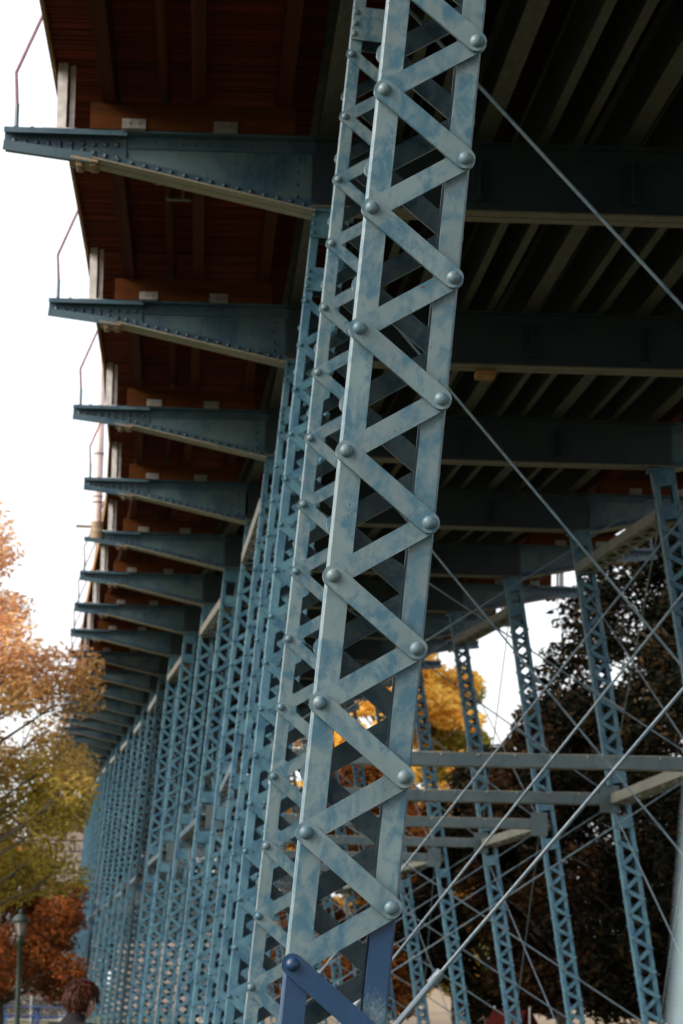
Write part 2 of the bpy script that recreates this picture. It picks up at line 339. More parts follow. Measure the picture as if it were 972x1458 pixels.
# front faces: bar_down (left rivet to right rivet, on top), bar_up (right rivet down to the next left rivet, underneath)
me_front_down = one(lambda m: lace_geom(m, W2, -HP, -BT - 0.0005, BT, True), 'lacing_bar', m_steel)
me_front_up = one(lambda m: lace_geom(m, -W2, -HP, -0.0005, BT - 0.0008, True), 'lacing_bar', m_steel)
me_back_down = one(lambda m: lace_geom(m, -W2, -HP, DEPTH + 2 * BT, BT, True), 'lacing_bar', m_steel)
me_back_up = one(lambda m: lace_geom(m, W2, -HP, DEPTH + BT - 0.0003, BT - 0.0008, True), 'lacing_bar', m_steel)
me_blue = {}
for _n, _d, _y, _t in (('fd', (W2, -HP), -BT - 0.0005, BT), ('fu', (-W2, -HP), -0.0005, BT - 0.0008)): me_blue[_n] = one(lambda m: lace_geom(m, *_d, _y, _t, True), 'lacing_bar', m_blue)
me_fresh_down = one(lambda m: lace_geom(m, W2, -HP, -BT - 0.0005, BT, True), 'lacing_bar', m_fresh)
me_rivet = one(lambda m: m.dome(0, -2 * BT - 0.0006, 0, 0.0135, 0.0105, -1, 14), 'rivet', m_steel, True)
me_rivet_fresh = one(lambda m: m.dome(0, -2 * BT - 0.0006, 0, 0.0135, 0.0105, -1, 14), 'rivet', m_fresh, True)
# which individual bars: (front first,last), (back first,last) in pitches
INDIV = {(1, -1): ((4, 15), (4, 15)), (2, -1): ((0, 17), (0, 17)), (3, -1): ((0, 19), (0, 0)), (4, -1): ((0, 21), (0, 0)),
         (5, 1): ((0, 22), (0, 0)), (6, 1): ((0, 24), (0, 0)), (7, 1): ((0, 14), (0, 0))}
LAB = {(1, -1): 'big foreground column with patches of fresh dark blue paint near its foot', (0, -1): 'blurred column right beside the camera at the frame edge'}
def column(k, side):
    M, ph = leg_frame(k, side)
    zcap = bents[k][2] * S + Z0; length = (zcap - 0.28) / math.cos(ph)
    mb = MB(); channel(mb, -1, length); channel(mb, 1, length)
    near = k <= 9
    # cap box and connection gussets under the floor beam
    mb.box(-OUT - 0.002, OUT + 0.002, -0.010, -0.001, -0.15, 0.015); mb.box(-OUT - 0.002, OUT + 0.002, DEPTH + 0.001, DEPTH + 0.010, -0.15, 0.015)
    mb.box(-OUT - 0.03, OUT + 0.03, -0.03, DEPTH + 0.03, -0.004, 0.018)
    ms = m_steel if k in (0, 1, 2) and side < 0 else m_blue
    col = mb.obj('lattice_column', m_touch if (k, side) == (1, -1) else ms, bridge, M)
    if (k, side) in LAB: col['label'] = LAB[(k, side)]
    zm = (zcap - ZMID) / math.cos(ph) if k >= 5 else None
    # stay plates
    plates = [(0.32, 0.45)]
    if zm: plates += [(zm - 0.30, zm - 0.17), (zm + 0.17, zm + 0.30)]
    plates.append((length - 0.25, length - 0.05))
    for a, b in plates:
        p = MB(); p.box(-OUT + 0.003, OUT - 0.003, DEPTH + 0.001, DEPTH + 0.0085, -b, -a); p.obj('stay_plate', ms, col)
        p = MB(); p.box(-OUT + 0.003, OUT - 0.003, -0.0085, -0.001, -b, -a)
        if near:
            for xx in (-HW, HW):
                for q in range(3): p.dome(xx, -0.0085, -a - 0.022 - q * (b - a - 0.044) / 2, 0.0125, 0.009, -1, 6)
        p.obj('stay_plate', ms, col)
    if near:
        c = MB()
        for xx in (-HW, HW):
            for q in range(3): c.dome(xx, -0.010, -0.025 - q * 0.05, 0.0125, 0.009, -1, 6)
        c.obj('cap_rivets', ms, col, kind='stuff')
    # lacing
    EXT[0] = 0.0 if k == 0 else 0.016
    ind = INDIV.get((k, side)); st = MB(); i = 0; zf = -0.513 - (0.054 if k == 0 else 0)
    while True:
        z = zf - i * PITCH
        if z - PITCH < -length + 0.25: break
        skip = zm and -zm - 0.38 < z < -zm + 0.50
        if not skip:
            fi = ind and ind[0][0] <= i < ind[0][1]; bi = ind and ind[1][0] <= i < ind[1][1]
            fresh = (k, side) == (1, -1) and i == 13
            if fi:
                link('lacing_bar', me_front_up if ms is m_steel else me_blue['fu'], col, T(HW, 0, z - HP)); link('lacing_bar', me_fresh_down if fresh else me_front_down if ms is m_steel else me_blue['fd'], col, T(-HW, 0, z))
                if fresh: col.children[-1]['label'] = 'lacing bar freshly painted dark blue'
                if k <= 2:
                    link('rivet', me_rivet_fresh if fresh else me_rivet, col, T(-HW, 0, z)); link('rivet', me_rivet, col, T(HW, 0, z - HP))
            else:
                for mm, ox, dx, dz, zz, yy, tt in (('d', -HW, W2, -HP, z, -BT - 0.0005, BT), ('u', HW, -W2, -HP, z - HP, -0.0005, BT - .0008)):
                    q = MB(); lace_geom(q, dx, dz, yy, tt, False); st.add([(a + ox, b, c + zz) for a, b, c in q.v], q.f)
            if 2 < k <= 8 and not (fi and k <= 2):
                st.dome(-HW, -2 * BT - 0.0006, z, 0.0135, 0.0105, -1, 6); st.dome(HW, -2 * BT - 0.0006, z - HP, 0.0135, 0.0105, -1, 6)
            if bi:
                link('lacing_bar', me_back_down, col, T(HW, 0, z)); link('lacing_bar', me_back_up, col, T(-HW, 0, z - HP))
            else:
                for ox, dx, dz, zz, yy, tt in ((HW, -W2, -HP, z, DEPTH + 2 * BT, BT), (-HW, W2, -HP, z - HP, DEPTH + BT - .0003, BT - .0008)):
                    q = MB(); lace_geom(q, dx, dz, yy, tt, False); st.add([(a + ox, b, c + zz) for a, b, c in q.v], q.f)
        i += 1
    if st.v: st.obj('lacing', ms, col, kind='stuff')
    foot = M @ Vector((0, DEPTH / 2, -length))
    f = MB(); f.prism([(-0.42, -0.3), (0.42, -0.3), (0.30, 0.28), (-0.30, 0.28)], -0.32, 0.32); f.obj('concrete_footing', m_concrete, bridge, T(foot.x, foot.y, 0) @ Matrix.Rotation(bents[k][3], 4, 'Z'))
    return M, length
COL = {}
for k in KS:
    if k < -1: continue
    for side in (-1, 1): COL[(k, side)] = column(k, side)

# --- floor beams with cantilever brackets (shared meshes)
YB = DEPTH / 2                                        # web plane behind the column face
XI, XO = -0.02, WT + HW + 0.02
def botz(x):                                          # lower web edge of a bracket, x = distance out from the column
    return 0.275 * x / 1.27 if x < 1.27 else 0.275 + 0.052 * (x - 1.27) / 0.436
def beam_mesh(mb):
    mb.box(XI, XO, YB - 0.006, YB + 0.006, 0.022, DEP - 0.012)
    for s in (-1, 1):
        mb.box(XI, XO, YB + s * 0.007 if s > 0 else YB - 0.015, YB + 0.015 if s > 0 else YB - 0.007, 0.03, 0.095)
        mb.box(XI, XO, YB + s * 0.007 if s > 0 else YB - 0.015, YB + 0.015 if s > 0 else YB - 0.007, DEP - 0.085, DEP - 0.014)
        mb.box(XI, XO, YB + (0.006 if s > 0 else -0.085), YB + (0.085 if s > 0 else -0.006), DEP - 0.013, DEP)
    for xx in (0.9, 1.75, 2.6):
        mb.box(xx - 0.04, xx + 0.04, YB - 0.026, YB - 0.0155, 0.1, DEP - 0.09); mb.box(xx - 0.005, xx + 0.005, YB - 0.08, YB - 0.026, 0.1, DEP - 0.09)
def beam_low(mb):
    for s in (-1, 1): mb.box(XI, XO, YB + (0.007 if s > 0 else -0.095), YB + (0.095 if s > 0 else -0.007), 0.019, 0.029)
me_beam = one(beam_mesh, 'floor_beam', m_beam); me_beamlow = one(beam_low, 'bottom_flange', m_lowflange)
def bracket_web(mb, sg, tip=BL):
    pts = [0.0, 0.3, 0.6, 0.9, 1.27, tip] if tip > 1.3 else [0.0, 0.3, 0.6, 0.9, tip]
    poly = [(-xx, botz(xx) + 0.012) for xx in pts] + [(-tip, DEP - 0.012), (0, DEP - 0.012)]
    if sg > 0: poly = [(-a, b) for a, b in poly][::-1]
    mb.prism(poly[::-1], YB - 0.006, YB + 0.006)
def bracket_outer(mb, sg, tip=BL):                    # thicker plate of the outer end with its vertical joint
    poly = [(-1.04, botz(1.04) + 0.03), (-1.27, botz(1.27) + 0.03), (-tip, botz(tip) + 0.03), (-tip, DEP - 0.014), (-1.04, DEP - 0.014)]
    if sg > 0: poly = [(-a, b) for a, b in poly][::-1]
    mb.prism(poly[::-1], YB - 0.018, YB - 0.0065)
def bracket_top(mb, sg, tip=BL):
    a, b = sorted((sg * 0.0, sg * tip)); a1, b1 = sorted((sg * 0.0, sg * 1.03))
    for s in (-1, 1): mb.box(a, b, YB + (0.0065 if s > 0 else -0.085), YB + (0.085 if s > 0 else -0.0065), DEP - 0.0115, DEP)
    mb.box(a1, b1, YB - 0.0165, YB - 0.0065, DEP - 0.080, DEP - 0.0125)
    if tip > 1.3: mb.box(*sorted((sg * 1.035, sg * tip)), YB - 0.085, YB - 0.076, DEP - 0.03, DEP - 0.012)
def bracket_low(mb, sg, tip=BL, x0=-0.0, x1=None):
    for a, b in ((0.0, 1.27), (1.27, tip)):
        if x1 is not None and a == 1.27 and x1 <= 1.27: continue
        for s in (-1, 1):
            mb.bar((sg * a, YB + s * 0.050, botz(a)), (sg * b, YB + s * 0.050, botz(b)), 0.088, 0.010, (0, 0, 1))
            mb.bar((sg * a, YB + s * 0.0120, botz(a) + 0.032), (sg * b, YB + s * 0.0120, botz(b) + 0.032), 0.009, 0.052, (0, 0, 1))
def bracket_low_in(mb, sg):
    for s in (-1, 1): mb.bar((0, YB + s * 0.050, 0.0), (sg * 1.285, YB + s * 0.050, botz(1.285) - .002), 0.088, 0.010)
def bracket_low_out(mb, sg, tip=BL):
    mb.bar((sg * 1.22, YB - 0.05, botz(1.24) + 0.012), (sg * tip, YB - 0.05, botz(tip) + 0.012), 0.075, 0.010)
    mb.bar((sg * 1.22, YB + 0.05, botz(1.24) + 0.012), (sg * tip, YB + 0.05, botz(tip) + 0.012), 0.075, 0.010)
    mb.bar((sg * 1.22, YB - 0.090, botz(1.24) - 0.010), (sg * tip, YB - 0.090, botz(tip) - 0.010), 0.009, 0.055)
    mb.bar((sg * 0.0, YB - 0.012, 0.034), (sg * 1.27, YB - 0.012, botz(1.27) + 0.034), 0.009, 0.055)
def bracket_rivets(mb, sg, tip=BL):
    x = 1.09
    while x < tip - 0.02:
        mb.dome(sg * x, YB - 0.018, DEP - 0.065, 0.016, 0.013, -1, 8); mb.dome(sg * x, YB - 0.018, botz(x) + 0.048, 0.014, 0.011, -1, 8); x += 0.0625
    x = 0.06
    while x < 1.0:
        mb.dome(sg * x, YB - 0.0165, DEP - 0.047, 0.010, 0.008, -1, 6); x += 0.075
    x = 0.06
    while x < 1.22:
        mb.dome(sg * x, YB - 0.0165, botz(x) + 0.040, 0.014, 0.012, -1, 6); x += 0.073
    for i in range(4): mb.dome(sg * 0.10, YB - 0.006, 0.10 + 0.07 * i, 0.012, 0.009, -1, 6)
    for x in (1.20, 1.32, 1.40, tip - 0.06, tip - 0.15):  # bolt heads on top
        if x < tip: mb.lathe([(0.011, 0), (0.011, 0.014), (0.004, 0.018)], 6, (sg * x, YB - 0.05, DEP))
def bracket_clamp(mb, sg):
    for dx in (-0.045, 0.03):
        for dy in (-0.06, 0.04): mb.lathe([(0.020, -0.05), (0.024, -0.02), (0.020, 0.012)], 6, (sg * (1.26 + dx), YB + dy, botz(1.26) - 0.005))
    mb.bar((sg * 1.19, YB, botz(1.2) - 0.022), (sg * 1.34, YB, botz(1.32) - 0.018), 0.19, 0.012)
BM = {}
for sg in (-1, 1):
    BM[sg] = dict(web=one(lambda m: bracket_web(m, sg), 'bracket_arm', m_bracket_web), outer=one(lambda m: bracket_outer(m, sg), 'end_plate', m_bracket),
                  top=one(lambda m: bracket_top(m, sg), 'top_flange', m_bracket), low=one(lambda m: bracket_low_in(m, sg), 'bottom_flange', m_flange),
                  out=one(lambda m: bracket_low_out(m, sg), 'edge_angle', m_bracket), riv=one(lambda m: bracket_rivets(m, sg), 'rivets', m_bracket, True),
                  clamp=one(lambda m: bracket_clamp(m, sg), 'bolted_clamp', m_rust))
CUT = 1.47
BM['cut'] = dict(web=one(lambda m: bracket_web(m, -1, CUT), 'bracket_arm', m_bracket_web), outer=one(lambda m: bracket_outer(m, -1, CUT), 'end_plate', m_bracket),
                 top=one(lambda m: bracket_top(m, -1, CUT), 'top_flange', m_bracket), low=BM[-1]['low'], out=BM[-1]['out'], riv=one(lambda m: bracket_rivets(m, -1, CUT), 'rivets', m_bracket, True), clamp=BM[-1]['clamp'])
def sleeper_mesh(mb, sg):
    a, b = sorted((sg * 0.12, sg * 1.24)); mb.box(a, b, YB - 0.09, YB + 0.09, DEP + 0.002, DEP + 0.155)
SLP = {sg: one(lambda m: sleeper_mesh(m, sg), 'timber_sleeper', m_sleeper) for sg in (-1, 1)}
def clip_mesh(mb, x, w):
    mb.box(x - w / 2, x + w / 2, YB - 0.099, YB - 0.092, DEP - 0.004, DEP + 0.062); mb.box(x - w / 2, x + w / 2, YB - 0.12, YB - 0.099, DEP + 0.001, DEP + 0.008)
    for d in (-0.025, 0.025): mb.lathe([(0.006, -0.0), (0.006, 0.01)], 6, (x + d, YB - 0.11, DEP + 0.008)); mb.dome(x + d, YB - 0.099, DEP + 0.04, 0.008, 0.006, -1, 6)
PZ = DEP + 0.395                                      # underside of the planks above the cap level
def post_mesh(mb, sg):
    x = sg * 1.40
    mb.box(x - 0.026, x + 0.026, YB - 0.03, YB - 0.022, DEP + 0.009, PZ + 0.06); mb.box(x - 0.026, x - 0.019, YB - 0.022, YB + 0.03, DEP + 0.009, PZ + 0.06)
    x2 = x - sg * 0.055; mb.box(x2 - 0.014, x2 + 0.014, YB + 0.0, YB + 0.03, DEP + 0.009, PZ - 0.003)
    mb.box(x - 0.10, x + 0.06, YB - 0.07, YB + 0.06, DEP + 0.0005, DEP + 0.009)
def rod_mesh(mb, sg):
    x = sg * (BL - 0.06); mb.tube([(x, YB, DEP), (x, YB, DEP + 0.16)], 0.012, 8)
    mb.box(x - 0.05, x + 0.05, YB - 0.05, YB + 0.05, DEP + 0.0005, DEP + 0.008)
def rodwire_mesh(mb, sg):
    x = sg * (BL - 0.06)
    mb.tube([(x + 0.0, YB, DEP + 0.15), (x + sg * 0.012, YB, DEP + 0.34), (x - sg * 0.35, YB, DEP + 1.25), (x - sg * 0.36, YB, DEP + 1.5)], 0.010, 6)
PST = {sg: one(lambda m: post_mesh(m, sg), 'rail_post', m_white) for sg in (-1, 1)}
RDB = {sg: one(lambda m: rod_mesh(m, sg), 'guard_rod', m_rod, True) for sg in (-1, 1)}
RDW = {sg: one(lambda m: rodwire_mesh(m, sg), 'bent_wire', m_pink, True) for sg in (-1, 1)}
CLP = {}
for sg in (-1, 1):
    CLP[sg] = [one(lambda m: clip_mesh(m, sg * 1.0, 0.13), 'clip_plate', m_clip), one(lambda m: clip_mesh(m, sg * 0.5, 0.13), 'clip_plate', m_clip)]
for k in KS:
    t = TB(k)
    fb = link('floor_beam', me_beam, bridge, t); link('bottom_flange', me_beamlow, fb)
    for sg in (-1, 1):
        tt = t @ T(0 if sg < 0 else WT + HW, 0, 0)
        kind = BM['cut'] if (k == 7 and sg < 0) else BM[sg]
        br = link('bracket_arm', kind['web'], bridge, tt)
        if kind is BM['cut']: br['label'] = 'bracket arm cut short beside the cream pole'
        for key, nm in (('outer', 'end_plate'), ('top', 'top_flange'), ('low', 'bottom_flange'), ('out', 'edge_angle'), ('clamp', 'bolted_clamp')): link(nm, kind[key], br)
        if k < 16: link('rivets', kind['riv'], br, kind='stuff')
        sp = link('timber_sleeper', SLP[sg], bridge, tt)
        for c in CLP[sg]: link('clip_plate', c, sp)
        link('rail_post', PST[sg], bridge, tt)
        if not (k == 7 and sg < 0):
            r_ = link('guard_rod', RDB[sg], bridge, tt); link('bent_wire', RDW[sg], r_)
# cream pole clamped on the short bracket
t7 = TB(7) @ T(-1.56, YB, botz(1.5) + 0.02)
p = MB(); p.lathe([(0.062, 0.06), (0.055, 0.3), (0.052, 1.5), (0.050, 4.5), (0.045, 5.2)], 16); pole = p.obj('cream_pole', m_pole, bridge, t7, True)
pole['label'] = 'cream pole standing on the cut bracket arm'
p = MB(); p.lathe([(0.085, 0.0), (0.085, 0.10), (0.07, 0.14), (0.07, 0.22)], 16); p.bar((-0.25, 0, 0.16), (0.0, 0, 0.16), 0.03, 0.03); p.obj('pole_clamp', m_rust, pole)
p = MB()
for zz in (0.45, 0.52, 1.05): p.lathe([(0.060, zz), (0.064, zz + 0.01), (0.060, zz + 0.02)], 16)
p.obj('pole_band', m_clip, pole)

# --- deck: planks on joists and stringers
def deckpt(s, lx, z):                                  # s = continuous bent number
    k = max(KS[0], min(int(math.floor(s)), NB - 1)); f = s - k
    a = TB(k) @ Vector((lx, YB, z)); b = TB(k + 1) @ Vector((lx, YB, z)); return a + (b - a) * f
XL, XR = -1.44, WT + HW + 1.44
m_shadeplank = wood('shaded_deck_timber', (0.007, 0.003, 0.002), (0.024, 0.008, 0.005), (0.35, 9, 1), 6.0)  # same timber as the outer planks, roadway underside shade put into its colour
for xa, xb, mt in ((XL, 0.30, m_plank), (0.306, WT + HW - 0.306, m_shadeplank), (WT + HW - 0.30, XR, m_plank)):
    pl = MB(); step = 0.058 / S; s = KS[0] + 0.0
    while s < NB - step:
        gz = nrng.uniform(0, 0.007); o = nrng.uniform(-0.02, 0.015)
        ea = o if xa == XL else 0; eb = -o if xb == XR else 0
        a0, a1 = deckpt(s, xa + ea, PZ + gz), deckpt(s, xb + eb, PZ + gz); b0, b1 = deckpt(s + step * 0.86, xa + ea, PZ + gz), deckpt(s + step * 0.86, xb + eb, PZ + gz)
        upv = Vector((0, 0, 0.09))
        pl.add([a0, a1, b1, b0, a0 + upv, a1 + upv, b1 + upv, b0 + upv], [(0, 3, 2, 1), (4, 5, 6, 7), (0, 1, 5, 4), (1, 2, 6, 5), (2, 3, 7, 6), (3, 0, 4, 7)])
        s += step
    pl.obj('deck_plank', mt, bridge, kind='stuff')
ub = MB(); ub.box(-0.5, 0.5, 0, 1, 0, 1)
def beam_along(me, name, k, lx, z, parent=bridge, sx=1, sz=1):
    a = TB(k) @ Vector((lx, YB, z)); b = TB(k + 1) @ Vector((lx, YB, z))
    m = along(a, b) @ Matrix.Diagonal((sx, (b - a).length, sz, 1)); return link(name, me, parent, m)
me_joist = ub.mesh('timber_joist', m_joist)
me_fascia = ub.mesh('fascia_board', m_fascia)
def wide(mb):
    mb.box(-0.05, 0.05, 0, 1, 0, 0.014); mb.box(-0.05, 0.05, 0, 1, 0.365, 0.38); mb.box(-0.006, 0.006, 0, 1, 0.014, 0.365)
def narrow(mb):
    mb.box(-0.026, 0.026, 0, 1, 0, 0.010); mb.box(-0.026, 0.026, 0, 1, 0.365, 0.376); mb.box(-0.005, 0.005, 0, 1, 0.010, 0.365)
me_str = one(wide, 'stringer', m_stringer); me_nar = one(narrow, 'light_stringer', m_stringer)
me_pipe = one(lambda m: m.tube([(0, 0, 0), (0, 1, 0)], 0.035, 10), 'drain_pipe', m_joist, True)
me_hang = one(lambda m: (m.bar((-0.13, 0, 0.05), (0.13, 0, 0.05), 0.018, 0.012), m.bar((-0.05, 0, -0.05), (0.10, 0, -0.05), 0.018, 0.012), m.bar((-0.05, 0, -0.05), (-0.05, 0, 0.1), 0.012, 0.018), m.bar((0.05, 0, -0.05), (0.05, 0, 0.1), 0.012, 0.018)), 'pipe_hanger', m_clip)
WC = WT + HW
for k in KS[:-1]:
    for base, sg in ((0, -1), (WC, 1)):
        for d in (1.14, 0.65, 0.18):
            beam_along(me_joist, 'timber_joist', k, base + sg * d, DEP + 0.158, sx=0.075, sz=0.232)
        pp = beam_along(me_pipe, 'drain_pipe', k, base + sg * 0.84, DEP + 0.26)
        if k < 12:
            a = TB(k) @ Vector((base + sg * 0.80, YB, DEP + 0.26)); b = TB(k + 1) @ Vector((base + sg * 0.80, YB, DEP + 0.26))
            link('pipe_hanger', me_hang, bridge, along(a, b) @ T(0, (b - a).length * 0.5, 0))
        beam_along(me_fascia, 'fascia_board', k, base + sg * 1.452, PZ - 0.035, sx=0.020, sz=0.15)
    for d in (0.06, 0.92, 1.73, 2.54, 3.40): beam_along(me_str, 'stringer', k, d, DEP + 0.004)
    for d in (0.44, 0.63, 1.25, 1.44, 2.03, 2.24, 2.84, 3.05): beam_along(me_nar, 'light_stringer', k, d, DEP + 0.004)
# handrail on the deck edge
me_tube = one(lambda m: m.tube([(0, 0, 0), (0, 1, 0)], 0.02, 8), 'handrail', m_rod, True)
for k in KS[:-1]:
    for base, sg in ((0, -1), (WC, 1)):
        beam_along(me_tube, 'handrail', k, base + sg * 1.30, PZ + 1.1); beam_along(me_tube, 'handrail', k, base + sg * 1.30, PZ + 0.6)
rp = one(lambda m: m.box(-0.02, 0.02, -0.02, 0.02, 0, 1.12), 'handrail_post', m_rod)
for k in KS:
    for lx in (-1.30, WC + 1.30): link('handrail_post', rp, bridge, TB(k) @ T(lx, YB, PZ + 0.095))
# added pale block, stands in for lit deck wood showing at the fourth beam
b_ = MB(); b_.box(-0.07, 0.07, -0.02, 0.12, -0.045, 0.0); b_.obj('lit_deck_patch', m_fascia, bridge, TB(4) @ T(1.43, 0.10, 0.015))

# --- laced ladder struts between the columns of each tower
def ladder(k, lx0, lx1, z, mt, hw=0.10, hh=0.05):                            # z absolute-ish: function of bent
    a = TB(k) @ Vector((lx0, DEPTH + 0.012, 0)); a.z = z[0]; b = TB(k + 1) @ Vector((lx1, -0.012, 0)); b.z = z[1]
    m = along(a, b); L = (b - a).length; mb = MB()
    for s in (-1, 1):
        mb.box(s * hw - 0.006, s * hw + 0.006, 0, L, -hh, hh)
        xa, xb = sorted((s * (hw - 0.006), s * (hw - 0.05))); mb.box(xa, xb, 0, L, -hh, -hh + 0.009); mb.box(xa, xb, 0, L, hh - 0.009, hh)
    o = mb.obj('laced_strut', mt, bridge, m); q = MB(); n = max(6, int(L / 0.30)); st = L / n
    for i in range(n):
        x0 = (-1 if i % 2 else 1) * (hw - 0.025)
        for zz in (-hh - 0.006, hh + 0.006): q.bar((x0, i * st, zz), (-x0, (i + 1) * st, zz), 0.045, 0.008)
    q.obj('lacing', m_strut, o, kind='stuff')
def legx(k, side, z):
    zz = z - (bents[k][2] * S + Z0); return (HW + zz * BATL) if side < 0 else (WT - zz * BATR)
def capz(k): return bents[k][2] * S + Z0
for k in range(5, NB - 1, 2):
    for side in (-1, 1):
        za, zb = capz(k) - 0.385, capz(k + 1) - 0.385
        ladder(k, legx(k, side, za), legx(k + 1, side, zb), (za, zb), m_strut)
        if k >= 5: ladder(k, legx(k, side, ZMID), legx(k + 1, side, ZMID), (ZMID, ZMID), m_bracket if side < 0 else m_strut, 0.06 if side < 0 else 0.10, 0.035 if side < 0 else 0.05)
# transverse struts at mid height
for k in range(5, NB + 1):
    a, b = legx(k, -1, ZMID) + 0.11, legx(k, 1, ZMID) - 0.11; q = MB(); zz = ZMID - capz(k)
    for y0 in (0.0, DEPTH - 0.009):
        q.box(a, b, y0, y0 + 0.009, zz - 0.056, zz + 0.056)
        ya, yb = (0.009, 0.06) if y0 == 0 else (DEPTH - 0.06, DEPTH - 0.009)
        q.box(a, b, ya, yb, zz - 0.056, zz - 0.047); q.box(a, b, ya, yb, zz + 0.047, zz + 0.056)
    o = q.obj('cross_strut', m_cross, bridge, TB(k)); q = MB(); n = 12; st = (b - a) / n
    for i in range(n):
        ya, yb = (0.03, DEPTH - 0.03) if i % 2 else (DEPTH - 0.03, 0.03)
        for z2 in (-0.061, 0.061): q.bar((a + i * st, ya, zz + z2), (a + (i + 1) * st, yb, zz + z2), 0.045, 0.008)
        if k < 12: q.dome(a + i * st, -0.0005, zz + 0.04, 0.012, 0.009, -1, 6)
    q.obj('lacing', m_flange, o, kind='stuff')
    for xx in (a - 0.10, b - 0.10):
        q = MB(); q.box(xx, xx + 0.20, -0.012, -0.002, zz - 0.14, zz + 0.14); q.obj('gusset_plate', m_cross, o)

# --- tie rods
def rod(p0, p1, r=0.0072, tb=None):
    p0, p1 = Vector(p0), Vector(p1); m = along(p0, p1); L = (p1 - p0).length; q = MB()
    if tb:
        c = L * tb; hl = 0.17; q.tube([(0, 0, 0), (0, c - hl, 0)], r, 10); q.tube([(0, c + hl, 0), (0, L, 0)], r, 10)
    else: q.tube([(0, 0, 0), (0, L, 0)], r, 10)
    o = q.obj('tie_rod', m_rod, bridge, m, True)
    if tb:
        q = MB()
        for s in (-1, 1): q.tube([(s * 0.006, c - hl - .01, 0), (s * 0.024, c - hl + 0.035, 0), (s * 0.026, c, 0), (s * 0.024, c + hl - 0.035, 0), (s * 0.006, c + hl + .01, 0)], [0.012, 0.011, 0.010, 0.011, 0.012], 8)
        q.tube([(0, c - hl - 0.03, 0), (0, c - hl + 0.03, 0)], 0.019, 10); q.tube([(0, c + hl - 0.03, 0), (0, c + hl + 0.03, 0)], 0.019, 10)
        q.obj('turnbuckle', m_rod, o, smooth=True)
def nodept(k, side, z, yo):
    inn = 0.09 if side < 0 else -0.09
    p = TB(k) @ Vector((legx(k, side, z) + inn, yo, 0)); p.z = z; return p
LOWZ = {1: 0.75, 2: 1.05, 3: 0.85, 4: 1.0}
for k in range(1, 21):
    top = capz(k) - 0.235
    if k < 5:
        lz = LOWZ[k]
        rod(nodept(k, -1, lz, 0.07), nodept(k, 1, top, 0.07), tb={2: 0.115}.get(k, 0.12)); rod(nodept(k, 1, lz, 0.13), nodept(k, -1, top, 0.13), tb=0.12)
    else:
        rod(nodept(k, 1, ZMID + 0.06, 0.13), nodept(k, -1, top, 0.13), tb=0.22 if k < 9 else None); rod(nodept(k, -1, ZMID + 0.06, 0.07), nodept(k, 1, top, 0.07))
        rod(nodept(k, -1, 0.8, 0.07), nodept(k, 1, ZMID - 0.06, 0.07)); rod(nodept(k, 1, 0.8, 0.13), nodept(k, -1, ZMID - 0.06, 0.13))
for k in range(5, 16, 2):
    for side in (-1, 1):
        lev = [(capz(k) - 0.5, capz(k + 1) - 0.5), (ZMID + 0.1, ZMID + 0.1), (ZMID - 0.1, ZMID - 0.1), (0.8, 0.8)] if k >= 5 else [(capz(k) - 0.5, capz(k + 1) - 0.5), (0.8, 0.8)]
        for (t0, t1), (u0, u1) in zip(lev[::2], lev[1::2]):
            rod(nodept(k, side, t0, 0.17), nodept(k + 1, side, u1, 0.03), 0.0065); rod(nodept(k, side, u0, 0.17), nodept(k + 1, side, t1, 0.03), 0.0065)

# ---------------------------------------------------------------- trees
def leaves(name, mat, parent, clumps, n, size, spread=0.5, droop=0.0):
    C = np.array([c[:3] for c in clumps]); Rr = np.array([c[3] for c in clumps]); wgt = Rr ** 2.2 / (Rr ** 2.2).sum()
    idx = nrng.choice(len(clumps), n, p=wgt); d = nrng.normal(size=(n, 3)); d /= np.linalg.norm(d, axis=1)[:, None]
    r = nrng.uniform(0.15, 1.0, n) ** 0.55; P = C[idx] + d * (Rr[idx] * r)[:, None] * np.array([1, 1, 0.75])
    a = nrng.normal(size=(n, 3)); a[:, 2] *= 0.6; a[:, 2] -= droop; a /= np.linalg.norm(a, axis=1)[:, None]
    b = np.cross(a, nrng.normal(size=(n, 3))); b /= np.linalg.norm(b, axis=1)[:, None]
    sz = size * nrng.uniform(0.6, 1.35, n)[:, None]; a = a * sz; b = b * sz * 0.36
    V = np.stack([P - a, P - a * 0.1 + b, P + a, P - a * 0.1 - b], 1).reshape(-1, 3)
    me = bpy.data.meshes.new(name); me.vertices.add(4 * n); me.vertices.foreach_set('co', V.ravel().astype(np.float32))
    me.loops.add(4 * n); me.loops.foreach_set('vertex_index', np.arange(4 * n, dtype=np.int32)); me.polygons.add(n)
    me.polygons.foreach_set('loop_start', np.arange(0, 4 * n, 4, dtype=np.int32)); me.polygons.foreach_set('loop_total', np.full(n, 4, np.int32))
    me.materials.append(mat); me.update(); me.validate(); return link(name, me, parent)
